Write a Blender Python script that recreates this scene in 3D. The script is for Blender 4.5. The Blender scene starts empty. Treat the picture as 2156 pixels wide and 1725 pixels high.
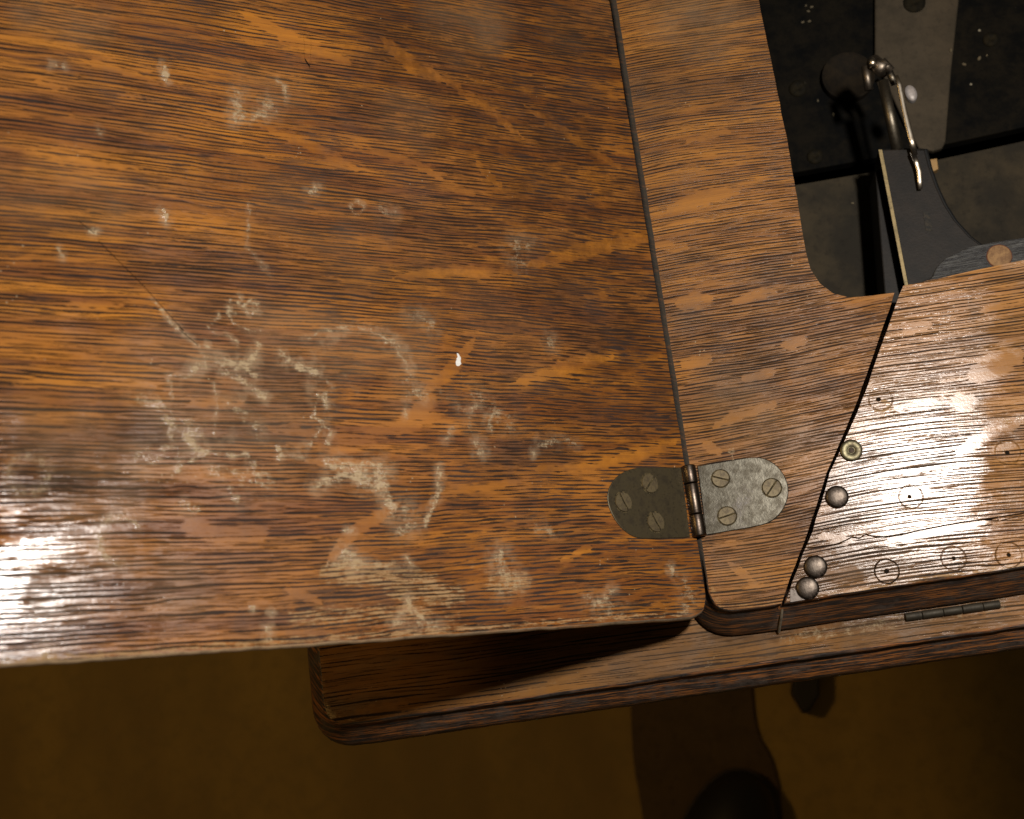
import bpy, bmesh, math, random
import numpy as np
from mathutils import Vector, Matrix
from mathutils.geometry import delaunay_2d_cdt
random.seed(4); rng = np.random.default_rng(7)
SC = bpy.context.scene; COL = SC.collection
R = math.radians

# ------------------------------------------------------------------ camera
FPX = 2700.0; CX, CY = 1078.0, 862.5           # photo measured on a 2156 x 1725 grid
TILT = R(39.3)                                   # the leaf stands this much above the table
def rotm(a, i):
    c, s = math.cos(a), math.sin(a); M = np.eye(3); j, k = [(1, 2), (2, 0), (0, 1)][i]
    M[j, j] = c; M[j, k] = -s; M[k, j] = s; M[k, k] = c; return M
W2C = rotm(R(-13.74), 0) @ rotm(R(8.6), 1) @ rotm(R(-7.17), 2) @ np.diag([1, -1, -1.])
HEIGHT = 0.66                                    # camera above the table top
def ray(px, py):
    return W2C.T @ np.array([px - CX, py - CY, FPX])
_r = ray(1459, 1060)
CAM = -_r / _r[2] * -HEIGHT * -1.0
CAM = np.array([_r[0] / _r[2] * HEIGHT, _r[1] / _r[2] * HEIGHT, HEIGHT])
def P(px, py, z=0.0):
    """point of the photo on the horizontal plane at height z"""
    r = ray(px, py); t = (z - CAM[2]) / r[2]; return CAM + t * r
def PL(px, py):
    """point of the photo on the leaf plane: (s along the leaf away from the hinge, y)"""
    n = np.array([math.sin(TILT), 0, math.cos(TILT)]); r = ray(px, py)
    q = CAM - (CAM @ n) / (r @ n) * r
    return np.array([q[0] / -math.cos(TILT), q[1]])
def proj(X):
    c = (np.asarray(X) - CAM) @ W2C.T
    return c[..., 0] / c[..., 2] * FPX + CX, c[..., 1] / c[..., 2] * FPX + CY

cam_d = bpy.data.cameras.new('camera'); cam = bpy.data.objects.new('camera', cam_d); COL.objects.link(cam)
Rb = (np.diag([1, -1, -1.]) @ W2C).T
cam.matrix_world = Matrix([[*Rb[0], CAM[0]], [*Rb[1], CAM[1]], [*Rb[2], CAM[2]], [0, 0, 0, 1]])
cam_d.sensor_width = 36; cam_d.lens = FPX / 2156 * 36; cam_d.clip_start = 0.02; cam_d.clip_end = 20
cam_d.dof.use_dof = True; cam_d.dof.focus_distance = 0.668; cam_d.dof.aperture_fstop = 10
SC.camera = cam

# ------------------------------------------------------------------ light
W = bpy.data.worlds.new('World'); SC.world = W; W.use_nodes = True
W.node_tree.nodes['Background'].inputs[0].default_value = (1.0, 0.74, 0.36, 1)
W.node_tree.nodes['Background'].inputs[1].default_value = 0.036
SC.view_settings.view_transform = 'Standard'; SC.view_settings.look = 'None'
SC.view_settings.exposure = 0; SC.view_settings.gamma = 1
# flash: where the two mirror highlights (table and leaf) send the view rays
def refl(pt, n):
    d = pt - CAM; d = d / np.linalg.norm(d); return pt, d - 2 * (d @ n) * n
nL = np.array([math.sin(TILT), 0, math.cos(TILT)])
h1 = P(1930, 960); q2 = PL(-20, 1240); h2 = np.array([-q2[0] * math.cos(TILT), q2[1], q2[0] * math.sin(TILT)])
(p1, d1), (p2, d2) = refl(h1, np.array([0, 0, 1.])), refl(h2, nL)
A = np.zeros((3, 3)); b = np.zeros(3)
for p, d in ((p1, d1), (p2, d2)):
    Q = np.eye(3) - np.outer(d, d); A += Q; b += Q @ p
FLASH = np.linalg.solve(A, b)
def area(name, loc, target, size, size_y, power, color):
    l = bpy.data.lights.new(name, 'AREA'); l.shape = 'RECTANGLE'; l.size = size; l.size_y = size_y
    l.energy = power; l.color = color
    o = bpy.data.objects.new(name, l); COL.objects.link(o); o.location = loc
    o.rotation_euler = (Vector(target) - Vector(loc)).to_track_quat('-Z', 'Y').to_euler(); return o
print('CAM', CAM, 'FLASH', FLASH, 'rays', p1 + d1 * ((FLASH - p1) @ d1), p2 + d2 * ((FLASH - p2) @ d2))
area('flash', FLASH, P(1400, 900), 0.055, 0.035, 5.9, (1.0, 0.955, 0.895))
area('room_lamp', (-1.05, 0.40, 1.2), (-0.15, -0.07, -0.02), 0.16, 0.16, 4.5, (1.0, 0.64, 0.22))

# ------------------------------------------------------------------ node helpers
class NT:
    def __init__(s, name):
        s.m = bpy.data.materials.new(name); s.m.use_nodes = True; s.t = s.m.node_tree; s.t.nodes.clear()
        s.out = s.t.nodes.new('ShaderNodeOutputMaterial'); s.b = s.t.nodes.new('ShaderNodeBsdfPrincipled')
        s.t.links.new(s.b.outputs[0], s.out.inputs[0])
    def put(s, sock, v):
        if isinstance(v, bpy.types.NodeSocket): s.t.links.new(v, sock)
        elif v is not None:
            if hasattr(sock.default_value, '__len__') and not hasattr(v, '__len__'): v = (v,) * len(sock.default_value)
            if hasattr(v, '__len__') and len(sock.default_value) == 4 and len(v) == 3: v = (*v, 1)
            sock.default_value = v
    def math(s, op, a, b=None, c=None, clamp=False):
        n = s.t.nodes.new('ShaderNodeMath'); n.operation = op; n.use_clamp = clamp
        for i, v in enumerate((a, b, c)):
            if v is not None: s.put(n.inputs[i], v)
        return n.outputs[0]
    def vmath(s, op, a, b=None, out=0):
        n = s.t.nodes.new('ShaderNodeVectorMath'); n.operation = op; s.put(n.inputs[0], a)
        if b is not None: s.put(n.inputs[1], b)
        return n.outputs[out]
    def ss(s, v, lo, hi, a=0.0, b=1.0):
        n = s.t.nodes.new('ShaderNodeMapRange'); n.interpolation_type = 'SMOOTHSTEP'
        s.put(n.inputs[0], v); s.put(n.inputs[1], lo); s.put(n.inputs[2], hi); s.put(n.inputs[3], a); s.put(n.inputs[4], b)
        return n.outputs[0]
    def noise(s, vec, scale, detail=2, rough=0.5, dist=0.0, col=False):
        n = s.t.nodes.new('ShaderNodeTexNoise'); s.put(n.inputs['Vector'], vec); s.put(n.inputs['Scale'], scale)
        n.inputs['Detail'].default_value = detail; n.inputs['Roughness'].default_value = rough
        n.inputs['Distortion'].default_value = dist
        return n.outputs[1 if col else 0]
    def voro(s, vec, scale, feature='F1'):
        n = s.t.nodes.new('ShaderNodeTexVoronoi'); n.feature = feature; s.put(n.inputs['Vector'], vec)
        s.put(n.inputs['Scale'], scale); return n.outputs[0]
    def mix(s, f, a, b, mode='MIX'):
        n = s.t.nodes.new('ShaderNodeMix'); n.data_type = 'RGBA'; n.blend_type = mode; n.clamp_factor = True
        s.put(n.inputs[0], f); s.put(n.inputs[6], a); s.put(n.inputs[7], b); return n.outputs[2]
    def obj(s):
        return s.t.nodes.new('ShaderNodeTexCoord').outputs['Object']
    def attr(s, name):
        n = s.t.nodes.new('ShaderNodeAttribute'); n.attribute_name = name; return n.outputs['Fac']
    def sep(s, v):
        n = s.t.nodes.new('ShaderNodeSeparateXYZ'); s.put(n.inputs[0], v); return n.outputs
    def comb(s, x, y, z=0.0):
        n = s.t.nodes.new('ShaderNodeCombineXYZ')
        for i, v in enumerate((x, y, z)): s.put(n.inputs[i], v)
        return n.outputs[0]
    def scale(s, v, k): return s.vmath('MULTIPLY', v, k)
    def bump(s, h, strength=0.4, dist=0.0005, normal=None):
        n = s.t.nodes.new('ShaderNodeBump'); n.inputs['Strength'].default_value = strength
        n.inputs['Distance'].default_value = dist; s.put(n.inputs['Height'], h)
        if normal is not None: s.put(n.inputs['Normal'], normal)
        return n.outputs[0]
    def set(s, **k):
        for a, v in k.items(): s.put(s.b.inputs[a.replace('_', ' ')], v)

def oak(name, light, mid, dark, pore=(0.0165, 0.0130, 0.0115), length=1.0, pitch=1.0, seed=0.0, gloss=0.34,
        density=0.0, masks=False, rings=None, spec=0.5, edge=None, wave=1.0, sheen_var=0.16, dull=0.5, coat=0.2, coat_rough=0.2):
    """varnished quarter-sawn oak; the grain runs along local x"""
    s = NT(name); o = s.vmath('ADD', s.obj(), (seed, seed * 1.7, seed * 0.37)); X, Y, Z = s.sep(o)
    yy = s.math('ADD', Y, s.math('MULTIPLY', Z, 0.9))
    if masks: yy = s.math('ADD', yy, s.attr('grain_bend'))
    w1 = s.noise(s.comb(s.math('MULTIPLY', X, 5), s.math('MULTIPLY', yy, 9)), 1, 2)
    w2 = s.noise(s.comb(s.math('MULTIPLY', X, 38), s.math('MULTIPLY', yy, 60)), 1, 1)
    v = s.math('ADD', yy, s.math('ADD', s.math('MULTIPLY', w1, 0.009 * wave), s.math('MULTIPLY', w2, 0.0004 * wave)))
    big = s.noise(s.comb(s.math('MULTIPLY', X, 11), s.math('MULTIPLY', yy, 26)), 1, 3, 0.6)
    # pores: long, short and hair-fine dashes lying in the grain
    lenmod = s.attr('long') if masks else 0.5
    kx = s.math('MULTIPLY', 1.0 / length, 1.0)
    pA = s.noise(s.comb(s.math('MULTIPLY', X, 85 / length), s.math('MULTIPLY', v, 1000 / pitch), 1.3), 1, 0.6, 0.5)
    pB = s.noise(s.comb(s.math('MULTIPLY', X, 14 / length), s.math('MULTIPLY', v, 860 / pitch), 7.1), 1, 0.8, 0.5)
    pC = s.noise(s.comb(s.math('MULTIPLY', X, 75 / length), s.math('MULTIPLY', v, 1700 / pitch), 4.7), 1, 1.0, 0.5)
    jag = s.noise(s.comb(s.math('MULTIPLY', X, 420), s.math('MULTIPLY', v, 1500), 2.2), 1, 2, 0.7)
    pAB = s.math('ADD', s.math('MULTIPLY', pA, s.math('SUBTRACT', 1.0, lenmod)), s.math('MULTIPLY', pB, lenmod))
    ph = s.noise(s.comb(s.math('MULTIPLY', X, 20 / length), s.math('MULTIPLY', v, 120), 5.5), 1, 2, 0.6)
    sn = s.math('SINE', s.math('ADD', s.math('MULTIPLY', v, 2 * math.pi * 540 / pitch), s.math('MULTIPLY', ph, 15)))
    pAB = s.math('ADD', s.math('ADD', s.math('MULTIPLY', s.math('SUBTRACT', pAB, 0.5), 0.66), 0.5), s.math('MULTIPLY', sn, 0.105))
    pAB = s.math('ADD', pAB, s.math('MULTIPLY', s.math('SUBTRACT', jag, 0.5), 0.16))
    # ray flakes: places without pores
    fn = s.noise(s.comb(s.math('MULTIPLY', s.math('ADD', X, s.math('MULTIPLY', Y, -1.6)), 19), s.math('MULTIPLY', yy, 74), 3.0), 1, 2.5, 0.6)
    flake = s.ss(fn, 0.64, 0.72)
    if masks:
        fa = s.math('ADD', s.attr('flake'), s.math('MULTIPLY', s.math('SUBTRACT', s.noise(s.comb(s.math('MULTIPLY', X, 90), s.math('MULTIPLY', Y, 260)), 1, 2), 0.5), 0.8))
        flake = s.math('MAXIMUM', s.math('MULTIPLY', flake, 0.55), s.ss(fa, 0.25, 1.05))
    thr = s.math('ADD', s.math('MULTIPLY', s.math('SUBTRACT', big, 0.5), -0.13), 0.528 - density)
    thr = s.math('ADD', thr, s.math('MULTIPLY', flake, 0.135))
    dA = s.math('SUBTRACT', pAB, thr)
    poreA = s.ss(dA, -0.015, 0.075)
    poreC = s.ss(s.math('SUBTRACT', pC, s.math('ADD', thr, 0.02)), 0.0, 0.09)
    pores = s.math('MAXIMUM', poreA, s.math('MULTIPLY', poreC, 0.62))
    # ground colour
    fib = s.noise(s.comb(s.math('MULTIPLY', X, 34), s.math('MULTIPLY', v, 2600)), 1, 3, 0.6)
    band = s.noise(s.comb(s.math('MULTIPLY', X, 7), s.math('MULTIPLY', v, 130), 9.0), 1, 3, 0.55)
    c = s.mix(s.ss(band, 0.38, 0.60), mid, light)
    c = s.mix(s.math('MULTIPLY', s.ss(big, 0.40, 0.70), 0.70), c, dark)
    c = s.mix(s.math('MULTIPLY', flake, 0.40), c, light)
    c = s.mix(s.ss(fib, 0.3, 0.75, 0.0, 0.42), c, dark)
    c = s.mix(s.ss(jag, 0.45, 0.8, 0.0, 0.25), c, light)
    blot = s.noise(o, 34, 4, 0.65)
    c = s.mix(s.ss(blot, 0.50, 0.72, 0.0, dull), c, (dark[0] * 1.25, dark[1] * 1.6, dark[2] * 2.6))
    if masks:
        gd = s.math('MULTIPLY', s.attr('gold'), s.ss(s.noise(s.comb(s.math('MULTIPLY', X, 9), s.math('MULTIPLY', v, 170)), 1, 3, 0.6), 0.40, 0.58))
        c = s.mix(s.math('MULTIPLY', gd, 0.60), c, (0.49, 0.185, 0.017))
    pcol = s.mix(s.ss(s.noise(o, 60, 2), 0.4, 0.65, 0.0, 0.5), pore, (pore[0] * 2.6, pore[1] * 2.6, pore[2] * 2.8))
    c = s.mix(s.math('MULTIPLY', pores, 0.95), c, pcol)
    rough = s.math('ADD', gloss, s.math('MULTIPLY', pores, 0.30)); speck = s.math('MULTIPLY', spec, s.math('SUBTRACT', 1.0, s.math('MULTIPLY', pores, 0.72)))
    rough = s.math('ADD', rough, s.math('MULTIPLY', s.math('SUBTRACT', s.noise(o, 42, 4, 0.7), 0.5), sheen_var * 2))
    rough = s.math('ADD', rough, s.math('MULTIPLY', s.ss(s.noise(o, 13, 3, 0.6), 0.45, 0.6), sheen_var))
    crackle = s.noise(o, 900, 3, 0.7); ripple = s.noise(s.comb(s.math('MULTIPLY', X, 130), s.math('MULTIPLY', v, 420)), 1, 2, 0.6)
    h = s.math('SUBTRACT', s.math('ADD', s.math('MULTIPLY', crackle, 0.20), s.math('MULTIPLY', ripple, 0.10)), s.math('MULTIPLY', pores, 0.55))
    kill = []
    # random dust grains and pale nicks
    dust = s.voro(s.vmath('ADD', o, s.scale(s.noise(o, 300, 2, col=True), 0.0012)), 330)
    dmask = s.math('MULTIPLY', s.ss(dust, 0.16, 0.08), s.ss(s.noise(o, 47, 3, 0.7), 0.60, 0.68))
    c = s.mix(s.math('MULTIPLY', dmask, 0.65), c, (0.42, 0.31, 0.19))
    if masks:
        st = s.attr('stain')
        n1 = s.noise(o, 230, 4, 0.8); n2 = s.noise(s.comb(s.math('MULTIPLY', X, 150), s.math('MULTIPLY', v, 900)), 1, 3, 0.7)
        n3 = s.ss(s.noise(o, 620, 4, 0.8), 0.36, 0.62); n1c = s.ss(n1, 0.36, 0.62); n2c = s.ss(n2, 0.38, 0.60)
        sv = s.math('MULTIPLY', st, s.math('ADD', 0.16, s.math('ADD', s.math('MULTIPLY', s.math('MULTIPLY', n1c, n2c), 0.75), s.math('MULTIPLY', s.math('MULTIPLY', n3, n1c), 0.55))))
        sm = s.ss(sv, 0.12, 0.92)
        sz = s.math('MULTIPLY', s.attr('smear'), s.ss(s.noise(o, 95, 5, 0.75), 0.34, 0.62, 0.15, 1.0)); c = s.mix(s.math('MULTIPLY', s.ss(sz, 0.0, 1.0), 0.40), c, (0.40, 0.275, 0.165))
        c = s.mix(s.math('MULTIPLY', sm, 0.84), c, (0.42, 0.315, 0.190))
        hz = s.attr('haze_mask'); hv = s.math('MULTIPLY', hz, s.ss(s.noise(o, 60, 4, 0.7), 0.30, 0.7, 0.4, 1.0))
        c = s.mix(s.math('MULTIPLY', hv, 0.38), c, (0.26, 0.165, 0.085))
        wr = s.attr('wear'); wv = s.ss(s.math('MULTIPLY', wr, s.math('ADD', s.math('MULTIPLY', n2c, 0.62), s.math('ADD', s.math('MULTIPLY', n3, 0.28), s.math('MULTIPLY', n1c, 0.25)))), 0.34, 0.95)
        c = s.mix(s.math('MULTIPLY', wv, s.math('SUBTRACT', 0.78, s.math('MULTIPLY', pores, 0.7))), c, (0.36, 0.225, 0.105))
        pt = s.ss(s.attr('paint'), 0.45, 0.6); c = s.mix(pt, c, (0.74, 0.72, 0.68))
        rough = s.math('ADD', rough, s.math('MULTIPLY', s.math('MAXIMUM', s.math('MAXIMUM', sm, wv), s.math('MULTIPLY', s.ss(s.math('ADD', s.attr('matte'), s.math('ADD', s.math('MULTIPLY', s.math('SUBTRACT', s.noise(s.comb(s.math('MULTIPLY', X, 30), s.math('MULTIPLY', v, 75)), 1, 5, 0.7), 0.5), 2.0), s.math('MULTIPLY', s.math('SUBTRACT', n2, 0.5), 0.7))), 0.30, 0.75), 1.0)), 0.24))
        h = s.math('ADD', h, s.math('MULTIPLY', sm, 0.6))
        ck = s.math('ABSOLUTE', s.math('ADD', s.attr('crack'), s.math('MULTIPLY', s.math('SUBTRACT', s.noise(o, 260, 3, 0.7), 0.5), 0.30)))
        cm = s.ss(ck, 0.42, 0.20)
        kill.append(cm); c = s.mix(cm, c, (0.010, 0.007, 0.005)); speck = s.math('MULTIPLY', speck, s.math('SUBTRACT', 1.0, cm)); h = s.math('SUBTRACT', h, s.math('MULTIPLY', cm, 1.6))
        rough = s.math('ADD', rough, s.math('MULTIPLY', cm, 0.4))
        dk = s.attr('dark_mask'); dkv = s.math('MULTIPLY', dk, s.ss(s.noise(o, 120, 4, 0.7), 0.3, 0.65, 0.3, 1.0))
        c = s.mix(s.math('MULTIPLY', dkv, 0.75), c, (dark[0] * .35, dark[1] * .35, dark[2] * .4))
    if rings:
        o2 = s.obj(); wob = s.math('MULTIPLY', s.math('SUBTRACT', s.noise(o2, 210, 3, 0.6), 0.5), 0.0009)
        for (rx, ry, rr, k, hx, hy) in rings:
            dd = s.math('ADD', s.vmath('DISTANCE', o2, (rx, ry, 0.0), out=1), wob)
            ln = s.math('ABSOLUTE', s.math('SUBTRACT', dd, rr))
            brk = s.ss(s.noise(s.vmath('ADD', o2, (rx, ry, 0)), 150, 2, 0.7), 0.34, 0.54)
            lm = s.math('MULTIPLY', s.ss(ln, 0.00048, 0.00014), s.math('ADD', k * 0.6, s.math('MULTIPLY', brk, 0.5), clamp=True))
            hm = s.ss(s.math('ADD', s.vmath('DISTANCE', o2, (rx + hx, ry + hy, 0.0), out=1), s.math('MULTIPLY', wob, 1.5)), 0.00125, 0.00085)
            m = s.math('MAXIMUM', lm, hm); kill.append(m)
            c = s.mix(s.math('MAXIMUM', s.math('MULTIPLY', lm, min(1, .55 + k * .5)), hm), c, (0.012, 0.009, 0.007)); speck = s.math('MULTIPLY', speck, s.math('SUBTRACT', 1.0, m))
            h = s.math('SUBTRACT', h, s.math('MULTIPLY', m, 1.2))
    # thin old varnish: a sharper film over the duller wood, missing in the pores and where it is worn
    film = s.math('MULTIPLY', coat, s.math('SUBTRACT', 1.0, s.math('MULTIPLY', pores, 0.85)))
    film = s.math('MULTIPLY', film, s.ss(rough, gloss + 0.34, gloss + 0.06))
    for k_ in kill: film = s.math('MULTIPLY', film, s.math('SUBTRACT', 1.0, k_))
    s.set(Base_Color=c, Roughness=s.math('ADD', rough, 0.14), Specular_IOR_Level=s.math('MULTIPLY', speck, 0.55), Normal=s.bump(h, 0.7, 0.00045),
          Coat_Weight=film, Coat_Roughness=coat_rough, Coat_Normal=s.bump(s.math('ADD', h, s.math('MULTIPLY', s.noise(o, 150, 3, 0.6), 0.5)), 0.32, 0.00045))
    return s.m

def edge_wood(name, seed, tint=1.0, dustcol=(0.034, 0.028, 0.021)):
    s = NT(name); o = s.vmath('ADD', s.obj(), (seed, seed, seed)); X, Y, Z = s.sep(o)
    yz = s.math('ADD', Y, s.math('MULTIPLY', Z, 1.3))
    n = s.noise(s.comb(s.math('MULTIPLY', X, 30), s.math('MULTIPLY', yz, 420)), 1, 3, 0.6)
    g = s.noise(s.comb(s.math('MULTIPLY', X, 90), s.math('MULTIPLY', yz, 900)), 1, 2, 0.6)
    c = s.mix(s.ss(n, 0.44, 0.62), (0.020 * tint, 0.013 * tint, 0.010 * tint), (0.21 * tint, 0.075 * tint, 0.018 * tint))
    c = s.mix(s.ss(g, 0.52, 0.62), c, (0.012, 0.010, 0.010))
    gr = s.noise(o, 45, 5, 0.75)
    c = s.mix(s.ss(gr, 0.45, 0.68, 0, 0.8), c, (0.060 * tint, 0.045 * tint, 0.036 * tint))
    sc_ = s.ss(s.noise(s.comb(s.math('MULTIPLY', X, 90), s.math('MULTIPLY', Y, 300), s.math('MULTIPLY', Z, 300)), 1, 5, 0.8), 0.62, 0.72)
    c = s.mix(s.math('MULTIPLY', sc_, 0.5), c, (0.20, 0.165, 0.13))
    du = s.math('MULTIPLY', s.attr('dust'), s.ss(s.noise(o, 150, 5, 0.8), 0.3, 0.6, 0.45, 1.0))
    c = s.mix(du, c, dustcol)
    s.set(Base_Color=c, Roughness=s.math('ADD', s.math('ADD', 0.42, s.math('MULTIPLY', gr, 0.3)), s.math('MULTIPLY', du, 0.3)), Normal=s.bump(s.math('ADD', g, gr), 0.5, 0.0006))
    return s.m

def metal(name, base, spot, rough, metallic=1.0, spots=0.55, scl=160, bumps=0.3, rust=None):
    s = NT(name); o = s.obj()
    a = s.noise(o, scl, 5, 0.75); b_ = s.noise(o, scl * 5, 3, 0.7); big = s.noise(o, scl * .3, 3, 0.6)
    c = s.mix(s.ss(a, spots - .1, spots + .12), base, spot)
    c = s.mix(s.ss(b_, 0.55, 0.72, 0, 0.7), c, (spot[0] * .5, spot[1] * .5, spot[2] * .5))
    r = s.math('ADD', rough, s.math('MULTIPLY', a, 0.25)); mt = metallic
    if rust:
        rm = s.ss(s.math('ADD', s.math('MULTIPLY', big, .6), s.math('MULTIPLY', b_, .4)), 0.54, 0.66)
        c = s.mix(s.math('MULTIPLY', rm, 0.8), c, rust); mt = s.math('SUBTRACT', metallic, s.math('MULTIPLY', rm, metallic * .8))
    s.set(Base_Color=c, Roughness=r, Metallic=mt, Normal=s.bump(s.math('ADD', a, s.math('MULTIPLY', b_, .6)), bumps, 0.0003))
    return s.m

def plain(name, c1, c2, rough=0.6, scl=20, metallic=0.0, specks=None, spec=0.5):
    s = NT(name); o = s.obj(); n = s.noise(o, scl, 5, 0.7); f = s.noise(o, scl * 9, 3, 0.7)
    c = s.mix(s.ss(n, 0.35, 0.68), c1, c2); c = s.mix(s.ss(f, 0.5, 0.75, 0, 0.5), c, tuple(x * .55 for x in c1))
    if specks:
        d = s.voro(o, 75); c = s.mix(s.math('MULTIPLY', s.ss(d, 0.085, 0.03), s.ss(s.noise(o, 31, 2), 0.52, 0.6)), c, specks)
    s.set(Base_Color=c, Roughness=rough, Metallic=metallic, Specular_IOR_Level=spec, Normal=s.bump(f, 0.3, 0.0004))
    return s.m

# ------------------------------------------------------------------ object helpers
def link(name, me, mat, parent=None, smooth=False):
    o = bpy.data.objects.new(name, me); COL.objects.link(o)
    if mat is not None:
        for mm in (mat if isinstance(mat, (list, tuple)) else [mat]): me.materials.append(mm)
    if parent is not None: o.parent = parent
    if smooth: me.polygons.foreach_set('use_smooth', [True] * len(me.polygons))
    return o
def tag(o, label=None, cat=None, group=None, kind=None):
    for k, v in (('label', label), ('category', cat), ('group', group), ('kind', kind)):
        if v: o[k] = v
    return o
def empty(name, loc):
    o = bpy.data.objects.new(name, None); COL.objects.link(o); o.location = loc; o.empty_display_size = 0.02; return o
def from_bm(name, bm, mat, parent=None, smooth=False):
    bmesh.ops.recalc_face_normals(bm, faces=bm.faces)
    me = bpy.data.meshes.new(name); bm.to_mesh(me); bm.free(); return link(name, me, mat, parent, smooth)

def offset(poly, d):
    """outset a counter-clockwise polygon by d (scalar or per-vertex)"""
    n = len(poly); out = []; d = np.broadcast_to(d, (n,))
    for i in range(n):
        a, b, c = poly[i - 1], poly[i], poly[(i + 1) % n]
        e1 = (b - a) / (np.linalg.norm(b - a) + 1e-12); e2 = (c - b) / (np.linalg.norm(c - b) + 1e-12)
        n1 = np.array([e1[1], -e1[0]]); n2 = np.array([e2[1], -e2[0]]); m = n1 + n2; m = m / (np.linalg.norm(m) + 1e-12)
        out.append(b + m * d[i] / max(0.5, m @ n1))
    return np.array(out)
def refine(poly, step):
    out = []
    for i in range(len(poly)):
        a, b = poly[i], poly[(i + 1) % len(poly)]; k = max(1, int(np.linalg.norm(b - a) / step))
        for j in range(k): out.append(a + (b - a) * j / k)
    return np.array(out)
def ccw(poly):
    poly = np.asarray(poly, float); x, y = poly[:, 0], poly[:, 1]
    return poly if (x * np.roll(y, -1) - y * np.roll(x, -1)).sum() > 0 else poly[::-1].copy()
def inside(poly, pts):
    x, y = pts[:, 0], pts[:, 1]; r = np.zeros(len(pts), bool); n = len(poly)
    for i in range(n):
        x1, y1 = poly[i]; x2, y2 = poly[(i + 1) % n]
        c = ((y1 > y) != (y2 > y)); r ^= c & (x < (x2 - x1) * (y - y1) / ((y2 - y1) or 1e-12) + x1)
    return r
def fillet(poly, idx, rad, n=10):
    """round corners listed in idx"""
    out = []
    for i, b in enumerate(poly):
        r_ = idx.get(i)
        if not r_: out.append(b); continue
        a, c = poly[i - 1], poly[(i + 1) % len(poly)]
        u, v = (a - b) / np.linalg.norm(a - b), (c - b) / np.linalg.norm(c - b)
        for t in np.linspace(0, 1, n):
            out.append((1 - t) ** 2 * (b + u * r_) + 2 * t * (1 - t) * b + t * t * (b + v * r_))
    return np.array(out)

def slab(name, poly, profile, grid, mats, parent, outmask=None, region=None, attrs=None, worldf=None, blend=None, profile2=None, jag=True):
    """board: dense top face, moulded edge following profile [(outset, z)], closed below.
    outmask(points)->0..1 scales the outset along the outline."""
    poly = refine(ccw(poly), 0.003); n = len(poly); k_ = np.arange(n)
    poly = offset(poly, np.convolve(rng.normal(0, .00016, n), [.25, .5, .25], 'same') * (k_ > 3)) if jag else poly
    mn, mx = poly.min(0), poly.max(0)
    if region is not None: mn = np.maximum(mn, region[0]); mx = np.minimum(mx, region[1])
    gx = np.arange(mn[0], mx[0], grid); gy = np.arange(mn[1], mx[1], grid)
    G = np.stack(np.meshgrid(gx, gy), -1).reshape(-1, 2) + 1e-5
    inn = ccw(offset(poly, -grid * 0.7)); G = G[inside(inn, G)]
    pts = [Vector(p) for p in poly] + [Vector(p) for p in G]
    vo, _, fo, _, _, _ = delaunay_2d_cdt(pts, [(i, (i + 1) % n) for i in range(n)], [], 1, 1e-7)
    V = np.array([(v[0], v[1], 0.0) for v in vo]); F = [list(f) for f in fo]; nf = len(F)
    # outline vertices keep their order
    mid = (poly + np.roll(poly, -1, 0)) / 2; eo = np.ones(n) if outmask is None else outmask(mid)   # per edge
    ed = np.roll(poly, -1, 0) - poly; ed /= np.linalg.norm(ed, axis=1)[:, None] + 1e-12; nm = np.c_[ed[:, 1], -ed[:, 0]]
    U = np.zeros((n, 2))
    for i in range(n):
        a, b_ = eo[i - 1], eo[i]
        if a > 0 and b_ > 0:
            m = nm[i - 1] + nm[i]; m /= np.linalg.norm(m) + 1e-12; U[i] = m * (a + b_) / 2 / max(.5, m @ nm[i])
        elif a > 0: U[i] = -ed[i] * a / max(.3, -ed[i] @ nm[i - 1]) if (-ed[i] @ nm[i - 1]) > .3 else nm[i - 1] * a
        elif b_ > 0: U[i] = ed[i - 1] * b_ / max(.3, ed[i - 1] @ nm[i]) if (ed[i - 1] @ nm[i]) > .3 else nm[i] * b_
    w2 = np.zeros(n) if blend is None else blend(poly)
    ring = list(range(n)); verts = [V]; base = len(V); side = []
    for k, (d, z) in enumerate(profile):
        dd, zz = np.full(n, d), np.full(n, z)
        if blend is not None: dd = d * (1 - w2) + profile2[k][0] * w2; zz = z * (1 - w2) + profile2[k][1] * w2
        q = poly + U * dd[:, None]; verts.append(np.c_[q, zz])
        nr = list(range(base, base + n)); base += n
        for i in range(n):
            j = (i + 1) % n; side.append([ring[i], nr[i], nr[j], ring[j]])
        ring = nr
    side.append(ring[::-1])
    V = np.vstack(verts); me = bpy.data.meshes.new(name); me.from_pydata(V.tolist(), [], F + side)
    bm = bmesh.new(); bm.from_mesh(me); bmesh.ops.recalc_face_normals(bm, faces=bm.faces); bm.to_mesh(me); bm.free()
    mi = np.zeros(len(me.polygons), np.int32); mi[nf:] = 1 if len(mats) > 1 else 0
    me.polygons.foreach_set('material_index', mi)
    sm = np.zeros(len(me.polygons), bool); sm[nf:-1] = True; me.polygons.foreach_set('use_smooth', sm)
    if attrs:
        Wp = worldf(V) if worldf else V
        px, py = proj(Wp)
        for an, fn in attrs.items():
            at = me.attributes.new(an, 'FLOAT', 'POINT'); at.data.foreach_set('value', np.asarray(fn(px, py, V), np.float32))
    return link(name, me, mats, parent)

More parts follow.
